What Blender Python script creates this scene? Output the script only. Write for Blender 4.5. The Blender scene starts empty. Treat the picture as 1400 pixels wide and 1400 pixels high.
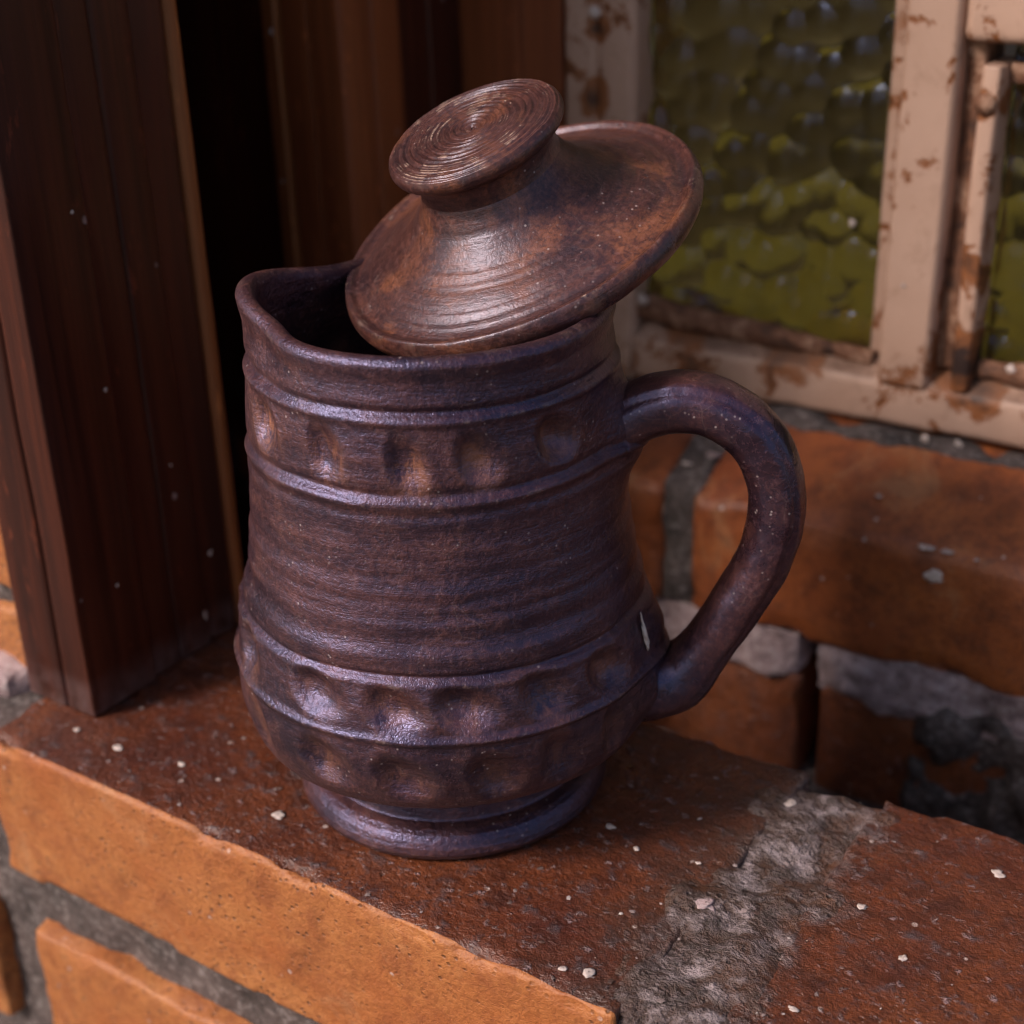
import bpy, math, random
import numpy as np
from mathutils import Matrix, Vector

# ------------------------------------------------------------------ camera, sky, sun, exposure
scene = bpy.context.scene
col = scene.collection
R_ = math.radians

CAM_R = ((0.8321167, -0.213442, 0.5118831),
         (0.55387539, 0.36701173, -0.74734493),
         (-0.02835231, 0.90539765, 0.42361686))
CAM_P = (0.33187207, -0.43379194, 0.37935536)
cd = bpy.data.cameras.new('camera')
cam = bpy.data.objects.new('camera', cd)
col.objects.link(cam)
cam.matrix_world = Matrix([list(CAM_R[i]) + [CAM_P[i]] for i in range(3)] + [[0, 0, 0, 1]])
cd.sensor_width = 36.0
cd.lens = 2032.0 / 1400.0 * 36.0
cd.clip_start = 0.01
cd.clip_end = 200.0
cd.dof.use_dof = True
cd.dof.focus_distance = 0.545
cd.dof.aperture_fstop = 6.3
scene.camera = cam

SUN_AZ, SUN_EL = R_(-122.0), R_(40.0)          # direction towards the sun, azimuth from +X
world = bpy.data.worlds.new('World')
scene.world = world
world.use_nodes = True
wn = world.node_tree.nodes
wl = world.node_tree.links
bg = wn['Background']
sky = wn.new('ShaderNodeTexSky')
sky.sky_type = 'NISHITA'
sky.sun_disc = False
sky.sun_elevation = SUN_EL
sky.sun_rotation = R_(90.0) - SUN_AZ
sky.air_density = 1.0
sky.dust_density = 3.0
sky.ozone_density = 1.0
wl.new(sky.outputs[0], bg.inputs[0])
bg.inputs[1].default_value = 0.05

sd = bpy.data.lights.new('sun', 'SUN')
sd.energy = 1.4
sd.angle = R_(14.0)
sd.color = (1.0, 0.88, 0.81)
sun = bpy.data.objects.new('sun', sd)
col.objects.link(sun)
to_sun = Vector((math.cos(SUN_EL) * math.cos(SUN_AZ), math.cos(SUN_EL) * math.sin(SUN_AZ), math.sin(SUN_EL)))
sun.rotation_euler = to_sun.to_track_quat('Z', 'Y').to_euler()
sun.location = to_sun * 3.0

vs = scene.view_settings
vs.view_transform = 'Standard'
vs.look = 'None'
vs.gamma = 1.0
vs.use_curve_mapping = False
vs.exposure = 1.42
scene.cycles.use_denoising = True
scene.cycles.max_bounces = 5
scene.cycles.filter_width = 1.1
scene.cycles.use_adaptive_sampling = True
scene.cycles.adaptive_threshold = 0.03

# ------------------------------------------------------------------ numpy noise
def _hash(i, j, k, seed):
    n = (i.astype(np.int64) * 374761393 + j.astype(np.int64) * 668265263 + k.astype(np.int64) * 2147483647 + seed * 974634777) & 0xFFFFFFFF
    n = ((n ^ (n >> 13)) * 1274126177) & 0xFFFFFFFF
    n = n ^ (n >> 16)
    return (n & 0xFFFF) / 32767.5 - 1.0

def vnoise(p, seed=0):
    f = np.floor(p)
    t = p - f
    t = t * t * t * (t * (t * 6 - 15) + 10)
    i, j, k = f[:, 0].astype(int), f[:, 1].astype(int), f[:, 2].astype(int)
    r = 0
    for a in (0, 1):
        wx = t[:, 0] if a else 1 - t[:, 0]
        for b in (0, 1):
            wy = t[:, 1] if b else 1 - t[:, 1]
            for c in (0, 1):
                wz = t[:, 2] if c else 1 - t[:, 2]
                r = r + wx * wy * wz * _hash(i + a, j + b, k + c, seed)
    return r

def fbm(p, freq, octaves=3, seed=0):
    r, amp, tot = 0, 1.0, 0
    for o in range(octaves):
        r = r + amp * vnoise(p * freq * 2 ** o + 17.3 * o, seed + o)
        tot += amp
        amp *= 0.5
    return r / tot

# ------------------------------------------------------------------ mesh and object helpers
def mesh_from(verts, quads, smooth=True):
    verts = np.asarray(verts, dtype=np.float32)
    quads = np.asarray(quads, dtype=np.int32)
    me = bpy.data.meshes.new('m')
    n, w = quads.shape
    me.vertices.add(len(verts))
    me.vertices.foreach_set('co', verts.ravel())
    me.loops.add(n * w)
    me.loops.foreach_set('vertex_index', quads.ravel())
    me.polygons.add(n)
    me.polygons.foreach_set('loop_start', np.arange(0, n * w, w, dtype=np.int32))
    me.polygons.foreach_set('use_smooth', np.full(n, smooth))
    me.update(calc_edges=True)
    me.validate()
    return me

def obj(name, me, mat, parent=None, loc=(0, 0, 0)):
    o = bpy.data.objects.new(name, me)
    me.name = name
    col.objects.link(o)
    o.location = loc
    if mat:
        me.materials.append(mat)
    if parent:
        o.parent = parent
    return o

def tag(o, label=None, cat=None, group=None, kind=None):
    if label: o['label'] = label
    if cat: o['category'] = cat
    if group: o['group'] = group
    if kind: o['kind'] = kind
    return o

def empty(name, loc=(0, 0, 0)):
    o = bpy.data.objects.new(name, None)
    o.empty_display_size = 0.03
    col.objects.link(o)
    o.location = loc
    return o

def grid_quads(nu, nv, wrap_u=False):
    """index (v, u) -> v*nu+u"""
    u = np.arange(nu if wrap_u else nu - 1)
    v = np.arange(nv - 1)
    U, V = np.meshgrid(u, v)
    U2 = (U + 1) % nu
    return np.stack([V * nu + U, V * nu + U2, (V + 1) * nu + U2, (V + 1) * nu + U], -1).reshape(-1, 4)

def axis_coords(s, rad, cell):
    h = s / 2
    n = max(2, int((s - 2 * rad) / cell) + 1)
    a = np.concatenate([np.linspace(-h, -h + rad, 5), np.linspace(-h + rad, h - rad, n + 1), np.linspace(h - rad, h, 5)])
    return np.unique(np.round(a, 7))

def rbox(size, rad=0.004, cell=0.006, amp=0.0006, freq=60, chip=0.0, seed=0, shear=None, lumps=0.0, lumpf=18):
    """rough rounded box centred on the origin; shear(p) may move points afterwards"""
    sx, sy, sz = size
    X, Y, Z = (axis_coords(s, rad, cell) for s in size)
    V, F, off = [], [], 0
    def face(A, B, fn, flip):
        nonlocal off
        a, b = np.meshgrid(A, B)
        V.append(fn(a.ravel(), b.ravel()))
        q = grid_quads(len(A), len(B)) + off
        F.append(q[:, ::-1] if flip else q)
        off += a.size
    for s in (-1, 1):
        face(X, Y, lambda a, b: np.stack([a, b, np.full_like(a, s * sz / 2)], 1), s < 0)
        face(X, Z, lambda a, b: np.stack([a, np.full_like(a, s * sy / 2), b], 1), s > 0)
        face(Y, Z, lambda a, b: np.stack([np.full_like(a, s * sx / 2), a, b], 1), s < 0)
    V, F = np.concatenate(V), np.concatenate(F)
    key = np.round(V * 1e6).astype(np.int64)
    _, idx, inv = np.unique(key, axis=0, return_index=True, return_inverse=True)
    inv = inv.ravel()
    V, F = V[idx], inv[F]
    h = np.array(size) / 2
    inner = np.clip(V, -(h - rad), h - rad)
    d = V - inner
    n = d / np.maximum(np.linalg.norm(d, axis=1, keepdims=True), 1e-9)
    P = inner + n * rad
    edge = (np.abs(V) > (h - rad * 1.6)).sum(1) >= 2
    dd = amp * fbm(P + seed * 3.7, freq, 3, seed)
    if lumps:
        dd = dd + lumps * fbm(P + seed * 1.3, lumpf, 3, seed + 9)
    if chip:
        c = np.clip(fbm(P + seed * 5.1, 45, 3, seed + 5) + 0.05, 0, 1)
        dd = dd - chip * c * (0.35 + edge * 1.0) * edge
    P = P + n * dd[:, None]
    if shear is not None:
        P = shear(P)
    return mesh_from(P, F)

def extrude_z(poly, z0, z1, cell=0.03, amp=0.0, freq=30, seed=0, caps=True):
    """closed cross-section (list of x,y) swept upwards"""
    poly = np.array(poly, float)
    nz = max(2, int((z1 - z0) / cell))
    zs = np.linspace(z0, z1, nz)
    V = np.concatenate([np.column_stack([poly, np.full(len(poly), z)]) for z in zs])
    if amp:
        V[:, :2] += amp * np.stack([fbm(V, freq, 2, seed), fbm(V, freq, 2, seed + 3)], 1)
    F = grid_quads(len(poly), nz, True)
    me = bpy.data.meshes.new('m')
    faces = [tuple(q) for q in F.tolist()]
    if caps:
        n = len(poly)
        faces.append(tuple(range(n))[::-1])
        faces.append(tuple(range((nz - 1) * n, nz * n)))
    me.from_pydata(V.tolist(), [], faces)
    me.update()
    return me

def add_bevel(o, w=0.0012, seg=3, ang=25):
    b = o.modifiers.new('bevel', 'BEVEL')
    b.width = w
    b.segments = seg
    b.limit_method = 'ANGLE'
    b.angle_limit = R_(ang)
    for p in o.data.polygons:
        p.use_smooth = True
    return o

def box_mesh(x0, x1, y0, y1, z0, z1):
    v = [(x, y, z) for z in (z0, z1) for y in (y0, y1) for x in (x0, x1)]
    f = [(0, 2, 3, 1), (4, 5, 7, 6), (0, 1, 5, 4), (2, 6, 7, 3), (0, 4, 6, 2), (1, 3, 7, 5)]
    me = bpy.data.meshes.new('m')
    me.from_pydata(v, [], f)
    me.update()
    return me

def blob(rx, ry, rz, n=10, m=7, amp=0.2, seed=0):
    th = np.linspace(0, 2 * np.pi, n, endpoint=False)
    ph = np.linspace(0.12, np.pi - 0.12, m)
    P = np.array([[math.sin(a) * math.cos(t), math.sin(a) * math.sin(t), math.cos(a)] for a in ph for t in th])
    P = P * (1 + amp * fbm(P + seed * 2.1, 1.6, 2, seed))[:, None]
    F = grid_quads(n, m, True)[:, ::-1]
    return P * np.array([rx, ry, rz]), F, n, m

# ------------------------------------------------------------------ shader helpers
class NT:
    def __init__(self, name):
        self.m = bpy.data.materials.new(name)
        self.m.use_nodes = True
        self.t = self.m.node_tree
        self.b = self.t.nodes['Principled BSDF']
        self.out = self.t.nodes['Material Output']
        tc = self.t.nodes.new('ShaderNodeTexCoord')
        self.co = tc.outputs['Object']
        self.geo = self.t.nodes.new('ShaderNodeNewGeometry')
        self.pos = self.geo.outputs['Position']
    def set(self, sock, v):
        if isinstance(v, bpy.types.NodeSocket):
            self.t.links.new(v, sock)
        else:
            if sock.type == 'RGBA' and len(v) == 3:
                v = (*v, 1.0)
            sock.default_value = v
    def noise(self, scale, detail=4, rough=0.55, dist=0.0, vec=None, stretch=None):
        n = self.t.nodes.new('ShaderNodeTexNoise')
        v = vec or self.co
        if stretch:
            v = self.mapping(v, stretch)
        self.set(n.inputs['Vector'], v)
        n.inputs['Scale'].default_value = scale
        n.inputs['Detail'].default_value = detail
        n.inputs['Roughness'].default_value = rough
        n.inputs['Distortion'].default_value = dist
        return n.outputs[0]
    def voro(self, scale, feature='F1', rand=1.0, vec=None, out='Distance', stretch=None):
        n = self.t.nodes.new('ShaderNodeTexVoronoi')
        n.feature = feature
        v = vec or self.co
        if stretch:
            v = self.mapping(v, stretch)
        self.set(n.inputs['Vector'], v)
        n.inputs['Scale'].default_value = scale
        n.inputs['Randomness'].default_value = rand
        return n.outputs[out]
    def mapping(self, vec, scale, rot=(0, 0, 0), loc=(0, 0, 0)):
        n = self.t.nodes.new('ShaderNodeMapping')
        self.set(n.inputs['Vector'], vec)
        n.inputs['Scale'].default_value = scale
        n.inputs['Rotation'].default_value = rot
        n.inputs['Location'].default_value = loc
        return n.outputs[0]
    def ramp(self, fac, stops, interp='LINEAR'):
        n = self.t.nodes.new('ShaderNodeValToRGB')
        n.color_ramp.interpolation = interp
        e = n.color_ramp.elements
        while len(e) < len(stops):
            e.new(0.5)
        for k, (p, c) in enumerate(stops):
            e[k].position = p
            c = (c, c, c) if isinstance(c, (int, float)) else c
            e[k].color = (*c, 1.0)
        self.set(n.inputs[0], fac)
        return n.outputs[0]
    def math(self, op, a, b=0.0, c=0.0, clamp=False):
        n = self.t.nodes.new('ShaderNodeMath')
        n.operation = op
        n.use_clamp = clamp
        self.set(n.inputs[0], a)
        self.set(n.inputs[1], b)
        self.set(n.inputs[2], c)
        return n.outputs[0]
    def mix(self, fac, a, b, blend='MIX'):
        n = self.t.nodes.new('ShaderNodeMix')
        n.data_type = 'RGBA'
        n.blend_type = blend
        n.clamp_factor = True
        self.set(n.inputs[0], fac)
        self.set(n.inputs[6], a)
        self.set(n.inputs[7], b)
        return n.outputs[2]
    def bump(self, h, strength=0.5, dist=0.001, normal=None):
        n = self.t.nodes.new('ShaderNodeBump')
        n.inputs['Strength'].default_value = strength
        n.inputs['Distance'].default_value = dist
        self.set(n.inputs['Height'], h)
        if normal:
            self.set(n.inputs['Normal'], normal)
        return n.outputs[0]
    def attr(self, name):
        n = self.t.nodes.new('ShaderNodeAttribute')
        n.attribute_name = name
        return n.outputs['Fac']
    def sep(self, vec=None):
        n = self.t.nodes.new('ShaderNodeSeparateXYZ')
        self.set(n.inputs[0], vec or self.pos)
        return n.outputs
    def done(self, color, rough=0.6, normal=None, spec=0.5, **kw):
        self.set(self.b.inputs['Base Color'], color)
        self.set(self.b.inputs['Roughness'], rough)
        self.set(self.b.inputs['Specular IOR Level'], spec)
        if normal:
            self.set(self.b.inputs['Normal'], normal)
        for k, v in kw.items():
            self.set(self.b.inputs[k], v)
        return self.m

def band(nt, x, a, b, soft):
    """1 between a and b, soft edges"""
    lo = nt.math('DIVIDE', nt.math('SUBTRACT', x, a - soft), soft * 2, clamp=True)
    hi = nt.math('DIVIDE', nt.math('SUBTRACT', b + soft, x), soft * 2, clamp=True)
    return nt.math('MULTIPLY', lo, hi)

def clay_material(name, warm=0.3, rings=True, gloss=0.38, worn=True, tint=(0.58, 0.58, 1.0), bump=0.85, lathe=False):
    t = NT(name)
    big = t.noise(15, 3, 0.6, 0.6)
    mid = t.noise(60, 5, 0.70, 0.3)
    fine = t.noise(480, 3, 0.75)
    if lathe:                                   # turning marks run round the axis
        x, y, z = t.sep(t.co)[0:3]
        r = t.math('SQRT', t.math('ADD', t.math('MULTIPLY', x, x), t.math('MULTIPLY', y, y)))
        cb = t.t.nodes.new('ShaderNodeCombineXYZ')
        t.set(cb.inputs[0], t.math('MULTIPLY', r, 9.0))
        t.set(cb.inputs[1], t.math('MULTIPLY', t.math('ARCTAN2', y, x), 0.03))
        t.set(cb.inputs[2], t.math('MULTIPLY', z, 6.0))
        streak = t.noise(32, 5, 0.7, 0.1, vec=cb.outputs[0])
    elif rings:
        streak = t.noise(30, 4, 0.65, 0.3, stretch=(0.7, 0.7, 5))
    else:
        streak = t.noise(40, 4, 0.6, 1.2)
    c0, c1 = ((0.026, 0.0115, 0.0135), (0.085, 0.0320, 0.0235)) if lathe else ((0.014, 0.0066, 0.0100), (0.042, 0.0155, 0.0180))
    c = t.mix(t.ramp(big, [(0.3, 0), (0.72, 1)]), c0, c1)
    c = t.mix(t.math('MULTIPLY', t.ramp(streak, [(0.44, 0), (0.72, 1)]), 0.36 + warm * 0.6), c, (0.115, 0.038, 0.026))
    c = t.mix(t.math('MULTIPLY', t.ramp(t.noise(24, 4, 0.7, 0.8) if lathe else mid, [(0.48, 0), (0.66, 1)]), warm), c, (0.26, 0.088, 0.036))
    pat = t.noise(9, 4, 0.65, 0.9, vec=t.mapping(t.co, (1, 1, 1.6), loc=(2.3, 5.1, 0.4)))
    c = t.mix(t.math('MULTIPLY', t.ramp(pat, [(0.48, 0), (0.66, 1)]), 0.55), c, (0.100, 0.034, 0.022))
    c = t.mix(t.math('MULTIPLY', t.ramp(pat, [(0.34, 1), (0.48, 0)]), 0.55), c, (0.010, 0.006, 0.011))
    c = t.mix(t.math('MULTIPLY', t.ramp(fine, [(0.36, 1), (0.56, 0)]), 0.62), c, (0.012, 0.008, 0.011))
    c = t.mix(t.math('MULTIPLY', t.ramp(fine, [(0.56, 0), (0.74, 1)]), 0.42), c, (0.17, 0.090, 0.095))
    if worn:                                    # finger dimples where the slip is rubbed off
        d = t.math('MULTIPLY', t.attr('worn'), t.ramp(t.noise(110, 5, 0.75, 0.6, stretch=(1, 1, 0.45)), [(0.44, 0), (0.60, 1)]))
        c = t.mix(t.math('MULTIPLY', d, 0.9), c, (0.36, 0.14, 0.06))
    # chipped high edges, pale
    ed = t.math('MULTIPLY', t.ramp(t.geo.outputs['Pointiness'], [(0.502, 0), (0.525, 1)] if lathe else [(0.51, 0), (0.55, 1)]), t.ramp(t.noise(90, 4, 0.75), [(0.55, 0), (0.63, 1)]))
    c = t.mix(t.math('MULTIPLY', ed, 0.8 if lathe else 0.45), c, (0.40, 0.27, 0.21))
    # dust specks and lint
    sp = t.voro(260)
    spk = t.math('MULTIPLY', t.ramp(sp, [(0.07, 1), (0.16, 0)]), t.ramp(t.noise(30, 3, 0.7), [(0.52, 0), (0.60, 1)]))
    c = t.mix(t.math('MULTIPLY', spk, 0.6), c, (0.42, 0.33, 0.32))
    fib = t.voro(80, 'DISTANCE_TO_EDGE', vec=t.mapping(t.co, (1.0, 1.6, 0.7), rot=(0.5, 0.9, 0.3)))
    fibm = t.math('MULTIPLY', t.ramp(fib, [(0.0, 1), (0.014, 0)]), t.ramp(mid, [(0.48, 0), (0.58, 1)]))
    c = t.mix(t.math('MULTIPLY', fibm, 0.10), c, (0.40, 0.30, 0.27))
    rg = t.math('ADD', t.math('MULTIPLY', mid, 0.34), t.math('ADD', t.math('MULTIPLY', pat, 0.40), gloss - 0.43))
    hsum = t.math('ADD', t.math('MULTIPLY', mid, 0.5 if not lathe else 0.3), t.math('MULTIPLY', fine, 0.42))
    if rings:
        hsum = t.math('ADD', hsum, t.math('MULTIPLY', streak, 0.65 if not lathe else 0.6))
    n = t.bump(hsum, bump, 0.0014)
    return t.done(c, rg, n, 0.62 if lathe else 1.0, **{'Specular Tint': tint})  # bluish tint puts the sky's sheen into the clay highlights

def brick_material(name, base, dark, light, gloss=0.5, grime=0.0, joint=None, specks=0.6, pits=1.0, pore=0.5):
    """fired clay; grime = dirt, lime crust and painted pale glints; joint = (x0, x1) smeared mortar in world x"""
    t = NT(name)
    p = t.pos
    a = t.noise(11, 5, 0.65, 0.7, vec=p)
    b = t.noise(60, 5, 0.70, 0.3, vec=p)
    f = t.noise(420, 3, 0.75, vec=p)
    c = t.mix(t.ramp(a, [(0.34, 0), (0.64, 1)]), base, light)
    c = t.mix(t.math('MULTIPLY', t.ramp(b, [(0.47, 0), (0.66, 1)]), 0.7), c, dark)
    c = t.mix(t.math('MULTIPLY', t.ramp(f, [(0.36, 1), (0.52, 0)]), 0.55), c, dark)
    if not grime:
        st = t.noise(23, 5, 0.75, 0.6, vec=t.mapping(p, (1, 1, 1), loc=(6, 1, 3)))
        c = t.mix(t.math('MULTIPLY', t.ramp(st, [(0.55, 0), (0.70, 1)]), 0.55), c, tuple(v * 0.45 for v in base))
        c = t.mix(t.math('MULTIPLY', t.ramp(st, [(0.30, 1), (0.42, 0)]), 0.35), c, (0.48, 0.25, 0.12))
    pit = t.ramp(t.voro(210, vec=t.mapping(p, (1, 1, 1.3))), [(0.12, 1), (0.26, 0)])
    pit = t.math('MULTIPLY', pit, t.ramp(a, [(0.40, 0), (0.56, 1)]))
    c = t.mix(t.math('MULTIPLY', pit, 0.85 * pits), c, (0.030, 0.014, 0.010))
    h = t.math('ADD', b, t.math('MULTIPLY', pit, -0.7 * pits))
    h = t.math('ADD', h, t.math('MULTIPLY', f, pore))
    rough = t.math('ADD', t.math('MULTIPLY', b, 0.3), gloss - 0.15)
    if grime:
        g1 = t.noise(85, 5, 0.72, 0.0, vec=t.mapping(p, (1.0, 1.25, 1.3), rot=(0, 0, R_(20))))
        c = t.mix(t.math('MULTIPLY', t.ramp(g1, [(0.55, 0), (0.68, 1)]), grime), c, (0.070, 0.052, 0.056))
        gw = t.math('MULTIPLY', t.ramp(t.noise(150, 4, 0.75, 0.0, vec=t.mapping(p, (1.0, 1.25, 1.3), loc=(4, 1, 2))), [(0.585, 0), (0.67, 1)]), grime)
        c = t.mix(t.math('MULTIPLY', gw, 0.7), c, (0.38, 0.26, 0.27))  # lilac glints of the shiny bumps painted in as pale flecks
        h = t.math('ADD', h, t.math('MULTIPLY', g1, 1.6))
        h = t.math('ADD', h, t.math('MULTIPLY', gw, 0.8))
    if joint:
        x = t.sep(p)[0]
        w = t.noise(36, 5, 0.7, 0.3, vec=p)
        xx = t.math('ADD', x, t.math('MULTIPLY', t.math('SUBTRACT', w, 0.5), 0.09))
        gr = t.noise(330, 4, 0.8, vec=p)
        soot = band(t, xx, joint[0] - 0.026, joint[1] + 0.006, 0.020)
        c = t.mix(t.math('MULTIPLY', soot, 0.72), c, (0.040, 0.027, 0.022))
        m = band(t, xx, joint[0], joint[1], 0.017)
        m = t.math('MULTIPLY', m, t.ramp(g1, [(0.40, 0.05), (0.56, 1)]))
        gcol = t.mix(t.ramp(gr, [(0.46, 0), (0.64, 1)]), (0.046, 0.032, 0.028), (0.24, 0.175, 0.175))
        gcol = t.mix(t.ramp(b, [(0.48, 0), (0.60, 1)]), gcol, (0.42, 0.33, 0.335))
        c = t.mix(t.math('MULTIPLY', m, 0.8), c, gcol)
        h = t.math('ADD', h, t.math('MULTIPLY', t.math('MULTIPLY', m, gr), 1.8))
    if specks:
        s1 = t.ramp(t.voro(75, vec=t.mapping(p, (1, 1, 1), loc=(7, 3, 5))), [(0.075, 1), (0.10, 0)])
        s1 = t.math('MULTIPLY', s1, t.ramp(b, [(0.50, 0), (0.56, 1)]))
        c = t.mix(t.math('MULTIPLY', s1, specks), c, (0.58, 0.46, 0.42))
    n = t.bump(h, 0.9 if grime else 0.65, 0.0016)
    return t.done(c, rough, n, 0.5)

def mortar_material(name, dark, light, lime=0.5):
    t = NT(name)
    p = t.pos
    a = t.noise(40, 6, 0.7, 0.4, vec=p)
    b = t.noise(240, 5, 0.75, vec=p)
    c = t.mix(t.ramp(a, [(0.34, 0), (0.66, 1)]), dark, light)
    c = t.mix(t.math('MULTIPLY', t.ramp(b, [(0.52, 0), (0.66, 1)]), lime), c, (0.52, 0.45, 0.43))
    c = t.mix(t.math('MULTIPLY', t.ramp(b, [(0.34, 1), (0.46, 0)]), 0.7), c, (0.03, 0.026, 0.026))
    n = t.bump(a, 0.6, 0.003)
    n = t.bump(b, 0.9, 0.0012, n)
    return t.done(c, 0.75, n, 0.4)

def wood_material(name, base, light, gloss=0.35):
    t = NT(name)
    p = t.pos
    g = t.noise(60, 6, 0.65, 0.6, vec=t.mapping(p, (1, 1, 0.035)))
    g2 = t.noise(260, 4, 0.6, 0.2, vec=t.mapping(p, (1, 1, 0.02)))
    big = t.noise(9, 3, 0.5, 0.3, vec=t.mapping(p, (1, 1, 0.3)))
    c = t.mix(t.ramp(g, [(0.3, 0), (0.7, 1)]), base, light)
    c = t.mix(t.math('MULTIPLY', t.ramp(big, [(0.4, 0), (0.7, 1)]), 0.5), c, base)
    c = t.mix(t.math('MULTIPLY', t.ramp(g2, [(0.35, 1), (0.5, 0)]), 0.45), c, tuple(v * 0.5 for v in base))
    sp = t.ramp(t.voro(48, vec=t.mapping(p, (1, 1, 0.8), loc=(2, 4, 1))), [(0.055, 1), (0.085, 0)])
    sp = t.math('MULTIPLY', sp, t.ramp(t.noise(22, 2, vec=t.mapping(p, (1, 1, 1), loc=(8, 9, 5))), [(0.56, 0), (0.62, 1)]))
    c = t.mix(t.math('MULTIPLY', sp, 0.55), c, (0.5, 0.38, 0.36))
    # dusty worn foot
    z = t.sep(p)[2]
    dz = t.math('MULTIPLY', band(t, z, -0.03, 0.010, 0.012), t.ramp(t.noise(60, 5, 0.7, vec=p), [(0.35, 0), (0.65, 1)]))
    c = t.mix(t.math('MULTIPLY', dz, 0.7), c, (0.24, 0.16, 0.16))
    ed = t.math('MULTIPLY', t.ramp(t.geo.outputs['Pointiness'], [(0.53, 0), (0.6, 1)]), t.ramp(t.noise(70, 4, 0.7, vec=p), [(0.4, 0), (0.6, 1)]))
    c = t.mix(t.math('MULTIPLY', ed, 0.45), c, (0.22, 0.13, 0.10))
    sc = t.noise(110, 4, 0.75, 0.3, vec=t.mapping(p, (1, 1, 0.25)))
    c = t.mix(t.math('MULTIPLY', t.ramp(sc, [(0.62, 0), (0.70, 1)]), 0.35), c, tuple(min(1, v * 3) for v in light))
    n = t.bump(t.math('ADD', g, t.math('MULTIPLY', g2, 0.4)), 0.35, 0.0014)
    return t.done(c, t.math('ADD', t.math('MULTIPLY', big, 0.2), gloss - 0.1), n, 0.32)

def paint_material(name, rust=1.0):
    t = NT(name)
    p = t.pos
    a = t.noise(14, 5, 0.6, 0.5, vec=p)
    b = t.noise(60, 6, 0.7, 0.5, vec=p)
    x, y, z = t.sep(p)[0:3]
    c = t.mix(t.ramp(a, [(0.3, 0), (0.7, 1)]), (0.39, 0.235, 0.165), (0.46, 0.295, 0.220))
    c = t.mix(t.math('MULTIPLY', t.ramp(b, [(0.55, 0), (0.72, 1)]), 0.5), c, (0.27, 0.155, 0.10))
    # rust: gathers at the foot of the mullion, along the rail top and in random scabs
    def spot(cx, cz, r):
        dx = t.math('SUBTRACT', x, cx)
        dz = t.math('SUBTRACT', z, cz)
        d = t.math('SQRT', t.math('ADD', t.math('MULTIPLY', dx, dx), t.math('MULTIPLY', dz, dz)))
        d = t.math('ADD', d, t.math('MULTIPLY', t.math('SUBTRACT', b, 0.5), r * 1.8))
        return t.math('SUBTRACT', 1.0, t.math('DIVIDE', d, r), clamp=True)
    r = spot(0.114, 0.117, 0.022)
    r = t.math('MAXIMUM', r, spot(0.123, 0.101, 0.017))
    r = t.math('MAXIMUM', r, t.math('MULTIPLY', spot(0.02, 0.108, 0.026), 0.6))
    r = t.math('MAXIMUM', r, t.math('MULTIPLY', spot(-0.045, 0.113, 0.024), 0.55))
    r = t.math('MAXIMUM', r, t.math('MULTIPLY', spot(-0.105, 0.235, 0.014), 0.7))
    r = t.math('MAXIMUM', r, t.math('MULTIPLY', spot(-0.103, 0.272, 0.011), 0.7))
    r = t.math('MAXIMUM', r, t.math('MULTIPLY', spot(0.113, 0.247, 0.008), 1.0))
    r = t.math('MAXIMUM', r, t.math('MULTIPLY', t.ramp(t.noise(34, 5, 0.72, 0.4, vec=t.mapping(p, (1, 1, 1), loc=(3, 3, 1))), [(0.545, 0), (0.64, 1)]), 0.60))
    r = t.math('MAXIMUM', r, t.math('MULTIPLY', t.ramp(t.geo.outputs['Pointiness'], [(0.51, 0), (0.56, 1)]), t.ramp(b, [(0.5, 0), (0.6, 0.7)])))
    r = t.math('MULTIPLY', r, rust, clamp=True)
    c = t.mix(t.ramp(r, [(0.14, 0), (0.24, 1)]), c, (0.24, 0.085, 0.030))
    c = t.mix(t.ramp(r, [(0.35, 0), (0.75, 1)]), c, (0.028, 0.014, 0.011))
    nz = t.sep(t.geo.outputs['Normal'])[2]
    dirt = t.math('MULTIPLY', t.ramp(nz, [(0.45, 0), (0.75, 1)]), t.ramp(b, [(0.36, 0), (0.56, 1)]))
    c = t.mix(t.math('MULTIPLY', dirt, 0.8), c, (0.13, 0.065, 0.04))
    n = t.bump(t.math('SUBTRACT', t.math('MULTIPLY', b, 0.5), t.ramp(r, [(0.14, 0), (0.24, 0.8)])), 0.6, 0.0014)
    return t.done(c, 0.55, n, 0.4)

def rust_material(name):
    t = NT(name)
    p = t.pos
    b = t.noise(70, 6, 0.7, 0.5, vec=p)
    c = t.ramp(b, [(0.3, (0.03, 0.016, 0.012)), (0.5, (0.15, 0.062, 0.032)), (0.62, (0.30, 0.17, 0.11)), (0.75, (0.46, 0.30, 0.22))])
    return t.done(c, 0.75, t.bump(b, 0.8, 0.003), 0.35)

def glass_material(name):
    t = NT(name)
    return t.done((0.64, 0.53, 0.22), 0.22, None, 0.5, **{'Transmission Weight': 1.0, 'IOR': 1.5, 'Specular Tint': (0.22, 0.28, 0.50)})

def plain(name, c, rough=0.7):
    t = NT(name)
    a = t.noise(25, 5, 0.6, vec=t.pos)
    return t.done(t.mix(t.ramp(a, [(0.3, 0), (0.7, 1)]), c, tuple(v * 0.65 for v in c)), rough, t.bump(a, 0.3, 0.002))

def crumb_material(name):
    t = NT(name)
    rnd = t.geo.outputs['Random Per Island']
    c = t.ramp(rnd, [(0.0, (0.06, 0.03, 0.022)), (0.45, (0.12, 0.075, 0.065)), (0.75, (0.22, 0.16, 0.15)), (0.94, (0.34, 0.26, 0.25)), (1.0, (0.62, 0.54, 0.50))])
    return t.done(c, 0.6, t.bump(t.noise(600, 3), 0.4, 0.0004), 0.4)

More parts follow.
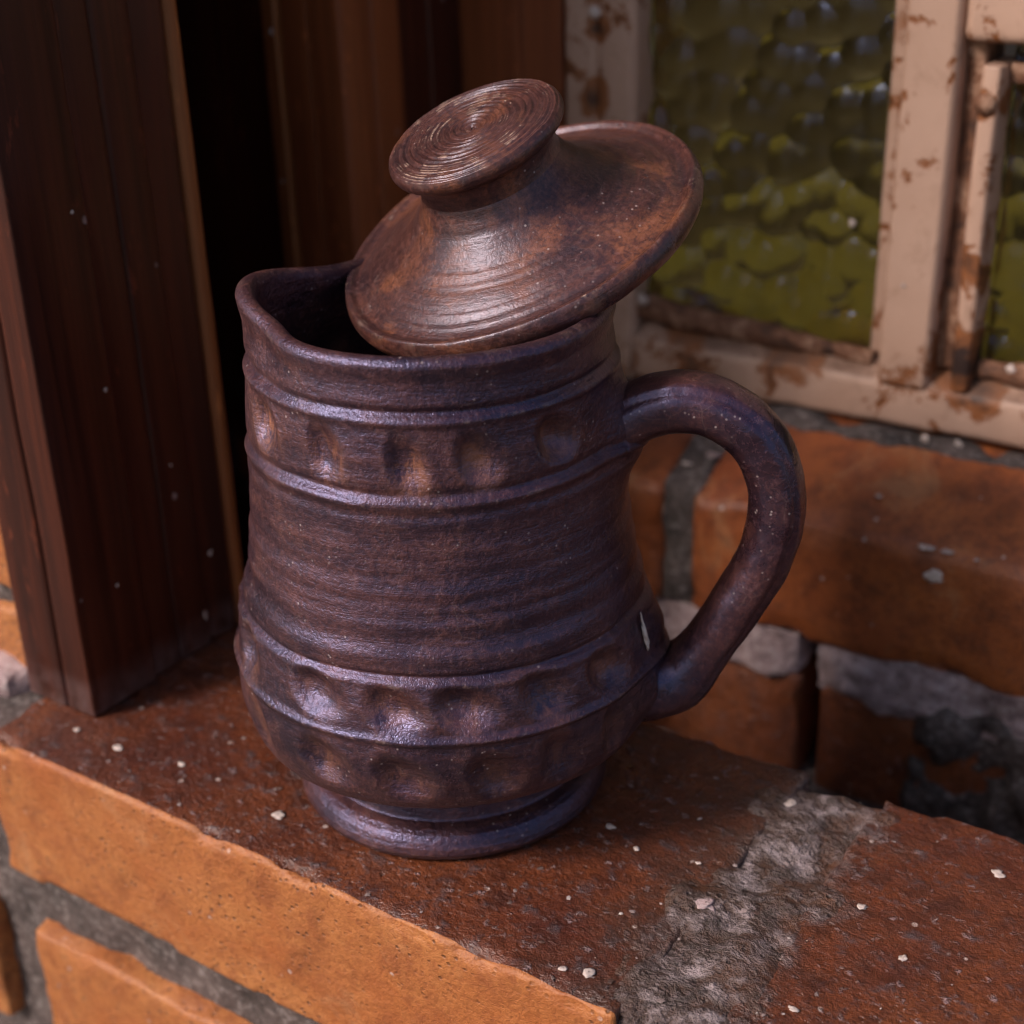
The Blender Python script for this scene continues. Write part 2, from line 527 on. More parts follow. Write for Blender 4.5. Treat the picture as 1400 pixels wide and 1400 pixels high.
M = {}
M['clay'] = clay_material('dark_clay', 0.24, gloss=0.41)
M['handle'] = clay_material('handle_clay', 0.14, rings=False, gloss=0.36, worn=False, bump=0.5)
M['lid'] = clay_material('lid_clay', 0.70, rings=True, gloss=0.39, worn=False, tint=(0.86, 0.82, 1.0), bump=0.42, lathe=True)
M['ledge'] = brick_material('ledge_brick', (0.088, 0.022, 0.012), (0.036, 0.011, 0.008), (0.165, 0.046, 0.017), 0.30, 0.85, (0.140, 0.163), 0.6, 0.35)
M['front'] = brick_material('orange_brick', (0.34, 0.098, 0.024), (0.22, 0.058, 0.016), (0.43, 0.165, 0.050), 0.55, 0.0, None, 0.5, 0.9, 0.8)
M['rear'] = brick_material('rear_brick', (0.26, 0.062, 0.018), (0.10, 0.024, 0.010), (0.34, 0.094, 0.024), 0.5, 0.0, None, 0.6, 0.4)
M['lower'] = brick_material('shaded_brick', (0.20, 0.050, 0.018), (0.07, 0.019, 0.010), (0.25, 0.070, 0.020), 0.55, 0.3, None, 0.4, 0.4)  # lower course: recess shade put into a darker brick colour
M['mortar'] = mortar_material('grey_mortar', (0.038, 0.027, 0.024), (0.120, 0.086, 0.078), 0.35)
M['joint'] = brick_material('smeared_joint', (0.098, 0.030, 0.014), (0.040, 0.013, 0.008), (0.15, 0.05, 0.018), 0.5, 0.85, (0.129, 0.171), 0.5)
M['lime'] = mortar_material('pale_mortar', (0.19, 0.12, 0.118), (0.50, 0.36, 0.36), 0.7)
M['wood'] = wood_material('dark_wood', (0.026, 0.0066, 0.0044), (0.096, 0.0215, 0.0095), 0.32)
M['wood2'] = wood_material('lit_brown_wood', (0.15, 0.038, 0.013), (0.28, 0.080, 0.026), 0.4)  # lit frame faces: light put into a browner copy of the wood
M['wood3'] = wood_material('lit_orange_wood', (0.20, 0.06, 0.018), (0.36, 0.12, 0.035), 0.4)  # bright bead edges: highlight put into an orange copy of the wood
M['paint'] = paint_material('cream_paint')
M['rust'] = rust_material('rusty_putty')
M['glass'] = glass_material('pebbled_glass')
M['dark'] = plain('dark_room', (0.016, 0.011, 0.009))
M['olive'] = plain('olive_board', (0.80, 0.68, 0.22))
M['earth'] = plain('earth', (0.10, 0.075, 0.055))
M['crumb'] = crumb_material('crumbs')
M['chalk'] = plain('chalk', (0.62, 0.50, 0.45))

# ------------------------------------------------------------------ setting: ground
g = obj('ground', box_mesh(-30, 30, -30, 30, -0.80, -0.75), M['earth'])
tag(g, 'bare ground below the brick ledge', 'ground', kind='structure')

# ------------------------------------------------------------------ front brick ledge
ledge = tag(empty('brick_ledge', (0, -0.005, -0.75)), 'low brick ledge carrying the dark clay jug, orange front face', 'brick ledge', kind='thing')
def two_tone_brick(me, mat_top, mat_front):
    me.materials.append(mat_front)
    n = np.empty(len(me.polygons) * 3, np.float32)
    me.polygons.foreach_get('center', n)
    n = n.reshape(-1, 3)
    idx = (n[:, 1] < n[:, 1].min() + 0.0030).astype(np.int32)
    me.polygons.foreach_set('material_index', idx)

def put(name, me, mat, parent, loc):
    o = obj(name, me, mat, parent)
    o.location = Vector(loc) - parent.location
    return o

LB = 0.334                                    # brick length
YF, YB = -0.092, 0.080
zc = -0.039
courses = []
top = [(-0.207 - 0.031 - LB, -0.207 - 0.031), (-0.207, 0.134), (0.166, 0.166 + LB)]
for k, (x0, x1) in enumerate(top):
    me = rbox((x1 - x0, YB - YF, 0.078), 0.0028, 0.0025, 0.0005, 70, 0.0048, 11 + k, lumps=0.0006, lumpf=14)
    o = put('brick', me, M['ledge'], ledge, ((x0 + x1) / 2, (YF + YB) / 2, zc))
    two_tone_brick(me, None, M['front'])
def lower_course(zt, zb, xs, seed):
    for k, (x0, x1) in enumerate(xs):
        me = rbox((x1 - x0, YB - YF, zt - zb), 0.0035, 0.004, 0.0006, 70, 0.0035, seed + k, lumps=0.0007)
        put('brick', me, M['front'], ledge, ((x0 + x1) / 2, (YF + YB) / 2, (zt + zb) / 2))
lower_course(-0.111, -0.189, [(-0.199 - 0.034 - LB, -0.233), (-0.199, 0.135), (0.168, 0.502)], 31)
lower_course(-0.222, -0.300, [(-0.38, -0.046), (-0.014, 0.32)], 41)
def mortar(name, x0, x1, y0, y1, z0, z1, seed, mat='mortar', lumps=0.003, cell=0.004, amp=0.0012, parent=ledge, rad=0.004):
    me = rbox((x1 - x0, y1 - y0, z1 - z0), rad, cell, amp, 90, 0.003, seed, lumps=lumps, lumpf=45)
    return put(name, me, M[mat], parent, ((x0 + x1) / 2, (y0 + y1) / 2, (z0 + z1) / 2))
mortar('mortar_joint', 0.121, 0.180, YF + 0.002, YB - 0.009, -0.08, -0.0006, 51, 'joint', lumps=0.0060, cell=0.002)
mortar('mortar_joint', -0.243, -0.203, YF + 0.009, YB - 0.008, -0.08, -0.004, 52)
mortar('mortar_bed', -0.60, 0.52, YF + 0.010, YB - 0.012, -0.118, -0.070, 53, cell=0.006)
mortar('mortar_bed', -0.60, 0.52, YF + 0.010, YB - 0.012, -0.229, -0.182, 54, cell=0.008)
mortar('mortar_joint', -0.237, -0.195, YF + 0.010, YB - 0.014, -0.19, -0.11, 55)
mortar('mortar_joint', 0.130, 0.172, YF + 0.010, YB - 0.014, -0.19, -0.11, 56)
mortar('wall_core', -0.60, 0.54, YF + 0.012, YB - 0.013, -0.75, -0.225, 57, cell=0.02)

# ------------------------------------------------------------------ rear wall under the window
rear = tag(empty('window_wall', (0.05, 0.28, -0.75)), 'blurred brick wall with sloping sill below the cream window', 'brick wall', kind='thing')
RY = 0.230
def slope_top(zc_, yc_, zt):
    def f(P):
        w = np.clip((P[:, 2] + 0.036) / 0.072, 0, 1)
        yy = P[:, 1] + yc_ - RY
        P = P.copy()
        P[:, 2] += w * np.clip(yy, 0, 0.2) * 0.40
        return P
    return f
for k, (x0, x1) in enumerate([(-0.022 - LB, -0.022), (-0.004, -0.004 + LB), (0.348, 0.348 + LB)]):
    me = rbox((x1 - x0, 0.10, 0.072), 0.006, 0.006, 0.0008, 45, 0.005, 61 + k, shear=slope_top(0.005, RY + 0.05, 0.041), lumps=0.0015)
    put('brick', me, M['rear'], rear, ((x0 + x1) / 2, RY + 0.05, 0.005))
for k, (x0, x1) in enumerate([(0.064 - LB, 0.064), (0.074, 0.074 + LB), (0.424, 0.424 + LB)]):
    me = rbox((x1 - x0, 0.10, 0.072), 0.006, 0.008, 0.0008, 45, 0.005, 71 + k, lumps=0.0015)
    put('brick', me, M['lower'], rear, ((x0 + x1) / 2, RY + 0.055, -0.091))
for k, (x0, x1) in enumerate([(-0.34, -0.006), (0.012, 0.346), (0.364, 0.70)]):
    me = rbox((x1 - x0, 0.10, 0.072), 0.006, 0.01, 0.0008, 45, 0.004, 81 + k, lumps=0.0015)
    put('brick', me, M['lower'], rear, ((x0 + x1) / 2, RY + 0.053, -0.187))
def slope_m(P):
    P = P.copy()
    w = np.clip((P[:, 2] + 0.036) / 0.072, 0, 1)
    P[:, 2] += w * np.clip(P[:, 1] + 0.05, 0, 0.2) * 0.40
    return P
me = rbox((0.024, 0.10, 0.074), 0.004, 0.004, 0.001, 80, 0.002, 91, shear=slope_m, lumps=0.002, lumpf=50)
put('mortar_joint', me, M['mortar'], rear, (-0.013, RY + 0.053, 0.005))
me = rbox((0.024, 0.10, 0.074), 0.004, 0.004, 0.001, 80, 0.002, 92, shear=slope_m, lumps=0.002, lumpf=50)
put('mortar_joint', me, M['mortar'], rear, (0.339, RY + 0.055, 0.005))
mortar('mortar_bed', -0.36, 0.064, RY + 0.004, RY + 0.09, -0.0590, -0.0275, 93, 'lime', 0.007, 0.003, parent=rear, amp=0.002)
mortar('mortar_bed', 0.070, 0.69, RY + 0.003, RY + 0.09, -0.0620, -0.0275, 94, 'lime', 0.008, 0.003, parent=rear, amp=0.002)
mortar('mortar_bed', -0.36, 0.69, RY + 0.004, RY + 0.09, -0.155, -0.122, 95, 'mortar', 0.004, 0.008, parent=rear)
mortar('mortar_smear', 0.128, 0.30, RY + 0.003, RY + 0.03, -0.128, -0.048, 96, 'mortar', 0.016, 0.004, parent=rear, rad=0.006)
mortar('mortar_fillet', -0.36, 0.66, 0.293, 0.320, 0.052, 0.0715, 97, 'mortar', 0.005, 0.005, parent=rear)
mortar('wall_core', -0.36, 0.70, RY + 0.012, RY + 0.10, -0.75, -0.215, 98, 'mortar', 0.003, 0.03, parent=rear)

# ------------------------------------------------------------------ brick wall left of the post
side = tag(empty('side_wall', (-0.4, 0.0, 0.0)), 'sliver of bright orange brick wall left of the wooden post', 'brick wall', kind='thing')
zz = 0.006
for r in range(9):
    z0 = 0.004 + r * 0.092
    hh = 0.036 if r == 0 else 0.078
    zb = 0.004 if r == 0 else 0.048 + (r - 1) * 0.090
    x1 = -0.2165
    xs = [(x1 - LB * (1 if r % 2 == 0 else 0.5), x1)]
    xs.append((xs[0][0] - 0.014 - LB, xs[0][0] - 0.014))
    for k, (a, b) in enumerate(xs):
        me = rbox((b - a, 0.10, hh), 0.005, 0.008, 0.0007, 55, 0.004, 101 + r * 3 + k)
        put('brick', me, M['front'], side, ((a + b) / 2, 0.001, zb + hh / 2))
mortar('mortar_core', -0.90, -0.2175, -0.043, 0.045, -0.02, 0.84, 140, 'mortar', 0.002, 0.012, parent=side)
mortar('mortar_fillet', -0.46, -0.222, -0.062, -0.040, -0.006, 0.008, 141, 'lime', 0.004, 0.004, parent=side)

# ------------------------------------------------------------------ wooden posts
def prism(name, poly, z0, z1, mat, parent, amp=0.0007, seed=0, bev=0.0015, cell=0.02):
    me = extrude_z(poly, z0, z1, cell, amp, 20, seed)
    o = obj(name, me, mat, parent)
    o.location = -parent.location
    return add_bevel(o, bev)
post = tag(empty('wooden_post', (-0.19, 0.0, 0.0)), 'dark varnished wooden post standing on the ledge left of the jug', 'post', kind='thing')
prism('front_board', [(-0.2145, -0.0555), (-0.1885, -0.0555), (-0.1872, -0.0530), (-0.1855, -0.0555), (-0.1685, -0.0555),
                      (-0.1690, -0.0152), (-0.2145, -0.0152)], 0.0005, 0.80, M['wood'], post, seed=1)
prism('side_board', [(-0.2140, -0.0148), (-0.1712, -0.0148), (-0.1712, 0.0030), (-0.1732, 0.0042), (-0.1712, 0.0054), (-0.1712, 0.0250), (-0.1755, 0.0265), (-0.1712, 0.0400), (-0.1712, 0.0440), (-0.2140, 0.0440)],
      0.0008, 0.80, M['wood'], post, seed=2)
prism('edge_bead', [(-0.2140, 0.0444), (-0.1735, 0.0444), (-0.1690, 0.0480), (-0.1690, 0.0515), (-0.1740, 0.0540), (-0.2140, 0.0540)],
      0.0010, 0.80, M['wood3'], post, seed=3)

frame = tag(empty('door_frame', (-0.23, 0.2, -0.75)), 'brown stepped wooden frame in shade between dark post and cream window', 'frame', kind='thing')
prism('gap_filler', [(-0.50, 0.230), (-0.2560, 0.230), (-0.2560, 0.260), (-0.50, 0.260)], -0.75, 0.80, M['wood'], frame, seed=4)  # added board standing in for the black shade of the open gap
prism('gap_filler', [(-0.47, 0.0530), (-0.44, 0.0530), (-0.44, 0.2296), (-0.47, 0.2296)], -0.75, 0.80, M['wood'], frame, seed=16)  # added to close the gap beside the post and keep it dark
prism('edge_bead', [(-0.2556, 0.196), (-0.2440, 0.196), (-0.2410, 0.1885), (-0.2375, 0.196), (-0.2375, 0.250), (-0.2556, 0.250)], -0.75, 0.80, M['wood3'], frame, seed=5)
prism('front_board', [(-0.2371, 0.1910), (-0.2190, 0.1906), (-0.2180, 0.1935), (-0.2160, 0.1890), (-0.1960, 0.1895), (-0.1945, 0.1930), (-0.1945, 0.2140), (-0.1965, 0.2155), (-0.1945, 0.2170), (-0.1945, 0.2400), (-0.2371, 0.2400)], -0.75, 0.80, M['wood2'], frame, seed=6)
prism('side_board', [(-0.2371, 0.2404), (-0.1962, 0.2404), (-0.1962, 0.2680), (-0.1985, 0.2695), (-0.1962, 0.2710), (-0.1962, 0.3000), (-0.2371, 0.3000)], -0.75, 0.80, M['wood'], frame, seed=7)  # shaded side of the frame, given the darker wood copy
prism('back_board', [(-0.2050, 0.3004), (-0.1600, 0.3004), (-0.1590, 0.3020), (-0.1570, 0.2960), (-0.1540, 0.2960), (-0.1530, 0.3010), (-0.1272, 0.3010), (-0.1272, 0.345), (-0.2050, 0.345)],
      -0.75, 0.80, M['wood2'], frame, seed=8)

# ------------------------------------------------------------------ window
win = tag(empty('window', (0.05, 0.31, 0.066)), 'old cream painted steel window with rust and pebbled amber glass', 'window', kind='thing')
def wpart(name, me, mat, bev=0.002):
    o = obj(name, me, mat, win)
    o.location = -win.location
    return add_bevel(o, bev) if bev else o
jamb = prism('jamb', [(-0.1268, 0.303), (-0.1235, 0.2990), (-0.1075, 0.2990), (-0.1050, 0.3010), (-0.1010, 0.2985), (-0.0835, 0.2985), (-0.0800, 0.302), (-0.0800, 0.340), (-0.1268, 0.340)],
      0.0725, 0.80, M['paint'], win, seed=9)
def rail(x0, x1, seed):
    # cross-section in (y, z), swept along x with unevenness
    sec = np.array([(0.3010, 0.0745), (0.2985, 0.0775), (0.2985, 0.0960), (0.3000, 0.0995), (0.3100, 0.1060), (0.3140, 0.1080), (0.3400, 0.1080), (0.3400, 0.0745)])
    xs = np.linspace(x0, x1, int((x1 - x0) / 0.004))
    V = np.concatenate([np.column_stack([np.full(len(sec), x), sec]) for x in xs])
    V[:, 1:] += 0.0012 * np.stack([fbm(V, 40, 3, seed), fbm(V, 40, 3, seed + 4)], 1)
    F = [tuple(q[::-1]) for q in grid_quads(len(sec), len(xs), True).tolist()]
    n = len(sec)
    F.append(tuple(range(n)))
    F.append(tuple(range((len(xs) - 1) * n, len(xs) * n))[::-1])
    me = bpy.data.meshes.new('m')
    me.from_pydata(V.tolist(), [], F)
    me.update()
    return me
bottom_rail = wpart('bottom_rail', rail(-0.0798, 0.60, 3), M['paint'], 0.0015)
bead = prism('glazing_bead', [(0.0595, 0.3140), (0.0695, 0.3110), (0.0695, 0.330), (0.0595, 0.330)], 0.1085, 0.80, M['paint'], win, seed=10)
mullion = prism('mullion', [(0.0700, 0.3010), (0.0725, 0.2965), (0.0965, 0.2965), (0.0990, 0.3000), (0.0990, 0.338), (0.0700, 0.338)], 0.0990, 0.80, M['paint'], win, seed=11)
bead.parent = mullion
bead.location = (0, 0, 0)
prism('rusty_gap', [(0.0994, 0.3090), (0.1090, 0.3080), (0.1090, 0.336), (0.0994, 0.336)], 0.1085, 0.80, M['rust'], win, amp=0.0018, seed=12, cell=0.006)
stile = prism('sash_stile', [(0.1094, 0.3010), (0.1110, 0.2985), (0.1185, 0.2985), (0.1200, 0.3020), (0.1200, 0.336), (0.1094, 0.336)], 0.1000, 0.2655, M['paint'], win, seed=13)
me = rbox((0.30, 0.036, 0.16), 0.005, 0.006, 0.0006, 40, 0, 14)
o = obj('top_rail', me, M['paint'], win); o.location = Vector((0.0998 + 0.15, 0.2975 + 0.018, 0.2755 + 0.08)) - win.location
prism('lock_bar', [(0.1204, 0.3100), (0.40, 0.3100), (0.40, 0.3300), (0.1204, 0.3300)], 0.2560, 0.2660, M['rust'], win, amp=0.001, seed=15)
# rivet heads on the stile and jamb
def rivet(x, y, z, r, mat, part):
    P, F, n, m = blob(r, r * 0.6, r, 12, 8, 0.1, 3)
    o = obj('screw', mesh_from(P, F), mat, part)
    o.location = Vector((x, y, z))
rivet(0.1135, 0.2985, 0.2475, 0.0055, M['rust'], stile)
rivet(-0.1045, 0.2985, 0.281, 0.0035, M['chalk'], jamb)
# thick rusted putty along the rail, higher on the left
def putty(x0, x1, z0, z1, r0, r1, seed, name='putty'):
    xs = np.linspace(x0, x1, max(12, int(abs(x1 - x0) / 0.002)))
    th = np.linspace(0, 2 * np.pi, 16, endpoint=False)
    V = []
    for x in xs:
        u = (x - x0) / (x1 - x0)
        rr = r0 + (r1 - r0) * u
        for a in th:
            V.append((x, 0.3105 + rr * 0.9 * math.cos(a), z0 + (z1 - z0) * u + rr * math.sin(a)))
    V = np.array(V)
    d = fbm(V, 55, 4, seed) * 0.0032
    cz = z0 + (z1 - z0) * (V[:, 0] - x0) / (x1 - x0)
    nrm = np.stack([np.zeros(len(V)), V[:, 1] - 0.3105, V[:, 2] - cz], 1)
    nrm /= np.linalg.norm(nrm, axis=1, keepdims=True)
    V = V + nrm * d[:, None]
    F = grid_quads(len(th), len(xs), True)[:, ::-1]
    o = obj(name, mesh_from(V, F), M['rust'], bottom_rail)
putty(-0.0795, 0.064, 0.1150, 0.1065, 0.0085, 0.0045, 21)
putty(0.121, 0.50, 0.1110, 0.1090, 0.006, 0.006, 22)
# pebbled glass panes: real relief on the front, flat back
def pane(x0, x1, z0, z1, seed):
    nx, nz = int((x1 - x0) / 0.0012), int((z1 - z0) / 0.0012)
    xs, zs = np.linspace(x0, x1, nx), np.linspace(z0, z1, nz)
    X, Z = np.meshgrid(xs, zs)
    rng = np.random.RandomState(seed)
    H = np.zeros_like(X)
    s = 0.0180
    for i in range(int((x1 - x0) / s) + 3):
        for j in range(int((z1 - z0) / s) + 3):
            px = x0 + (i - 0.5 + 0.5 * (j % 2) + rng.uniform(-0.38, 0.38)) * s
            pz = z0 + (j - 0.5 + rng.uniform(-0.38, 0.38)) * s
            r = s * rng.uniform(0.62, 0.92)
            d2 = ((X - px) ** 2 * rng.uniform(0.7, 1.2) + (Z - pz) ** 2) / (r * r)
            H = H + np.exp(22.0 * rng.uniform(0.72, 1.0) * np.sqrt(np.clip(1.0 - d2, 0, 1))) - 1.0
    H = np.log1p(H) / 22.0
    H = H + 0.03 * fbm(np.column_stack([X.ravel(), X.ravel() * 0, Z.ravel()]), 130, 2, seed).reshape(X.shape)
    front = np.column_stack([X.ravel(), 0.3215 - 0.0078 * H.ravel(), Z.ravel()])
    back = np.column_stack([X.ravel(), np.full(X.size, 0.3225), Z.ravel()])
    q = grid_quads(nx, nz)
    N = X.size
    idx = np.arange(N).reshape(nz, nx)
    loop = np.concatenate([idx[0, :], idx[1:, -1], idx[-1, -2::-1], idx[-2:0:-1, 0]])
    l2 = np.roll(loop, -1)
    rim = np.stack([loop, loop + N, l2 + N, l2], 1)
    F = np.concatenate([q, q[:, ::-1] + N, rim])
    o = obj('pane', mesh_from(np.concatenate([front, back]), F), M['glass'], win)
    o.location = -win.location
pane(-0.0790, 0.0590, 0.1085, 0.62, 5)
pane(0.1205, 0.48, 0.1085, 0.2750, 6)

# what stands behind the glass
s_ = tag(obj('interior_sill', box_mesh(-0.127, 0.62, 0.345, 0.66, 0.080, 0.106), M['olive']), 'pale olive inner sill glimpsed through the pebbled glass', 'sill', kind='thing')
add_bevel(s_, 0.002)
w_ = tag(obj('interior_wall', box_mesh(-0.9, 1.2, 0.90, 0.93, -0.75, 3.2), M['dark']), 'dark room wall seen behind the window glass', 'wall')

# ------------------------------------------------------------------ the jug
jug = tag(empty('jug', (0, 0, 0)), 'dark purple brown clay jug with thumb dimples and looped handle', 'jug')
AZ_CAM, AZ_HANDLE = -52.58, 23.4
AZ_SPOUT = 205.0
OUT = np.array([(0.0285, 0.0570), (0.0300, 0.0620), (0.0335, 0.0710), (0.0368, 0.0785), (0.0396, 0.0820), (0.0430, 0.0838), (0.048, 0.0854), (0.055, 0.0868), (0.062, 0.0873),
                (0.069, 0.0871), (0.076, 0.0863), (0.083, 0.0852), (0.090, 0.0835), (0.097, 0.0816), (0.105, 0.0799), (0.115, 0.0788), (0.125, 0.0775),
                (0.135, 0.0759), (0.150, 0.0744), (0.163, 0.0733), (0.180, 0.0723), (0.195, 0.0711), (0.2035, 0.0700), (0.2085, 0.0704), (0.2115, 0.0712)])
def smooth_interp(z, xp, fp):
    # monotone-ish smoothing: average of shifted linear interpolation
    r = 0
    for dlt in (-0.002, -0.001, 0, 0.001, 0.002):
        r = r + np.interp(np.clip(z + dlt, xp[0], xp[-1]), xp, fp)
    return r / 5
zo = np.concatenate([np.linspace(0.0285, 0.045, 60), np.linspace(0.0455, 0.2115, 300)])
ro = np.where(zo < 0.044, np.interp(zo, OUT[:, 0], OUT[:, 1]), smooth_interp(zo, OUT[:, 0], OUT[:, 1]))
# rim roll, then the inner wall
ta = np.linspace(0, math.pi, 18)[1:]
rz = 0.2115 + 0.0040 * np.sin(ta)
rr_ = 0.0673 + 0.0039 * np.cos(ta)
zi = np.linspace(0.2105, 0.036, 70)
ri = np.interp(zi, [0.034, 0.06, 0.10, 0.2115], [0.052, 0.076, 0.070, 0.0634])
PZ = np.concatenate([zo, rz, zi, [0.035, 0.035]])
PR = np.concatenate([ro, rr_, ri, [0.03, 0.0002]])
OUTER = np.concatenate([np.ones(len(zo)), np.linspace(1, 0, len(rz)), np.zeros(len(zi) + 2)])
NTH = 760
th = np.linspace(0, 2 * np.pi, NTH, endpoint=False)
TH, Z = np.meshgrid(th, PZ)
Rr = np.repeat(PR[:, None], NTH, 1)
Ow = np.repeat(OUTER[:, None], NTH, 1)
def dang(az):
    return (np.degrees(TH) - az + 180.0) % 360.0 - 180.0
Pc = np.column_stack([(Rr * np.cos(TH)).ravel(), (Rr * np.sin(TH)).ravel(), Z.ravel()])
wob = fbm(Pc, 22, 3, 3).reshape(Z.shape)
zw = Z + 0.0012 * fbm(Pc, 14, 2, 8).reshape(Z.shape)      # rings wander up and down
dr = 0.0012 * wob * np.clip((Z - 0.02) / 0.03, 0, 1)
def ridge(zc_, w, a):
    q = np.column_stack([np.cos(th) * 1.9, np.sin(th) * 1.9, np.full(NTH, zc_ * 300.0)])
    return a * (1 + 0.75 * fbm(q, 1.0, 2, 5))[None, :] * np.exp(-((zw - zc_) / w) ** 2)
rings = 0
rng = np.random.RandomState(4)
for zc_ in np.arange(0.102, 0.158, 0.0075):
    rings = rings + ridge(zc_ + rng.uniform(-.002, .002), rng.uniform(.0022, .0042), rng.uniform(-.0010, .0009))
out = rings
out = out + ridge(0.1955, 0.0016, -0.0013) + ridge(0.1920, 0.0018, 0.0008)
out = out + ridge(0.1655, 0.0018, -0.0010) + ridge(0.1618, 0.0020, 0.0013) + ridge(0.1575, 0.002, -0.0005)
out = out + ridge(0.0965, 0.0014, -0.0012) + ridge(0.0933, 0.0018, 0.0005)
out = out + ridge(0.0724, 0.0017, 0.0014)
out = out + ridge(0.2062, 0.0022, -0.0004)
worn = np.zeros_like(Z)
def dimple(az_rel, zc_, wa, wz, depth, wear=0.0, seed=0):
    """thumb print: az_rel degrees right of the camera-facing line; steeper on its left side"""
    global out, worn
    u = dang(AZ_CAM + az_rel)
    az_j = 1.5 * math.sin(az_rel * 12.9 + zc_ * 900)
    wa, wz, depth = wa * (1 + 0.12 * az_j), wz * (1 - 0.10 * az_j), depth * (1 + 0.2 * az_j)
    r0 = np.interp(zc_, OUT[:, 0], OUT[:, 1])
    a = np.radians(u) * r0 / np.where(u < 0, wa * 0.72, wa * 1.12)
    b = (zw - zc_) / wz
    b = b + 0.25 * a
    q = (np.abs(a) ** 2 + np.abs(b) ** 2)
    g_ = np.exp(-q ** 1.45)
    lip = np.exp(-((np.sqrt(q) - 1.45) / 0.30) ** 2)
    out = out - depth * g_ + depth * 0.08 * lip
    worn = np.maximum(worn, wear * np.exp(-(a * 0.85) ** 2 - ((b + 0.25) * 0.95) ** 2))
for az, zc_, dp, we in [(-63, 0.1800, 0.0034, 1.0), (-35, 0.1785, 0.0042, 0.75), (-10, 0.1765, 0.0040, 0.95), (10, 0.1775, 0.0036, 0.6), (35, 0.1785, 0.0044, 0.55),
                        (-92, 0.179, 0.004, 0.3), (-118, 0.178, 0.004, 0.3), (103, 0.178, 0.004, 0.3), (130, 0.178, 0.004, 0.3), (156, 0.178, 0.004, 0.3), (-144, 0.178, 0.004, 0.3), (180, 0.178, 0.004, 0.3)]:
    dimple(az, zc_, 0.0078, 0.0074, dp * 1.10, we)
lowb = [-69, -38, -16, 2, 23, 44, 112, 136, 160, 184, 208, 232, 256, 272]
for k, az in enumerate(lowb):
    dimple(az, 0.0848 + 0.001 * math.sin(k * 2.1), 0.0092, 0.0076, 0.0036, 0.35)
botb = [-62, -36, -14, 9, 27, 46, 70, 95, 120, 145, 170, 195, 220, 245, 270]
for k, az in enumerate(botb):
    dimple(az, 0.0560 + 0.001 * math.sin(k * 1.7), 0.0088, 0.0094, 0.0035, 0.30)
# clay pulled out around the handle roots and smeared up the wall above the lower one
uh = dang(AZ_HANDLE)
rh = np.radians(uh) * 0.078
out = out + 0.0105 * np.exp(-(rh / 0.017) ** 2 - ((Z - 0.166) / 0.015) ** 2)
out = out + 0.0085 * np.exp(-(rh / 0.018) ** 2 - ((Z - 0.057) / 0.013) ** 2)
out = out + 0.0048 * np.exp(-((rh + 0.002) / 0.012) ** 2 - ((Z - 0.083) / 0.012) ** 2)
# bulge on the far left shoulder of the belly
out = out + 0.0022 * np.exp(-(dang(AZ_CAM - 90) / 28) ** 2 - ((Z - 0.093) / 0.010) ** 2)
Rn = Rr + dr + out * Ow
# spout: lip pushed out, sides pinched in, edge lifted
us = dang(AZ_SPOUT)
wz_ = np.clip((Z - 0.178) / 0.036, 0, 1)
wz_ = wz_ * wz_ * (3 - 2 * wz_)
push = 0.0030 * np.exp(-(us / 14.0) ** 2) - 0.0050 * np.exp(-((np.abs(us) - 36.0) / 16.0) ** 2)
Rn = Rn + push * wz_
Rn = Rn + 0.0010 * wz_ * np.sin(np.radians(3 * us) + 1.0)
lift = 0.0060 * np.exp(-(us / 26.0) ** 2) * np.clip((Z - 0.185) / 0.027, 0, 1) ** 2
Zn = Z + lift + 0.0008 * np.sin(2 * TH + 0.7) * wz_
V = np.column_stack([(Rn * np.cos(TH)).ravel(), (Rn * np.sin(TH)).ravel(), Zn.ravel()])
me = mesh_from(V, grid_quads(NTH, len(PZ), True))
at = me.attributes.new('worn', 'FLOAT', 'POINT')
at.data.foreach_set('value', worn.ravel().astype(np.float32))
body = obj('body', me, M['clay'], jug)
# foot ring
FP = np.array([(0.0005, 0.020), (0.0005, 0.0590), (0.0008, 0.0625), (0.0020, 0.0650), (0.0045, 0.0663), (0.0072, 0.0658), (0.0098, 0.0646), (0.0118, 0.0630), (0.0132, 0.0605), (0.0144, 0.0565), (0.0260, 0.0550), (0.0360, 0.055)])
s = np.linspace(0, len(FP) - 1, 90)
fz, fr = np.interp(s, range(len(FP)), FP[:, 0]), np.interp(s, range(len(FP)), FP[:, 1])
N2 = 360
t2 = np.linspace(0, 2 * np.pi, N2, endpoint=False)
T2, Z2 = np.meshgrid(t2, fz)
R2 = np.repeat(fr[:, None], N2, 1)
p2 = np.column_stack([(R2 * np.cos(T2)).ravel(), (R2 * np.sin(T2)).ravel(), Z2.ravel()])
R2 = R2 + 0.0006 * fbm(p2, 25, 2, 6).reshape(R2.shape)
obj('foot', mesh_from(np.column_stack([(R2 * np.cos(T2)).ravel(), (R2 * np.sin(T2)).ravel(), Z2.ravel()]), grid_quads(N2, len(fz), True)), M['clay'], jug)

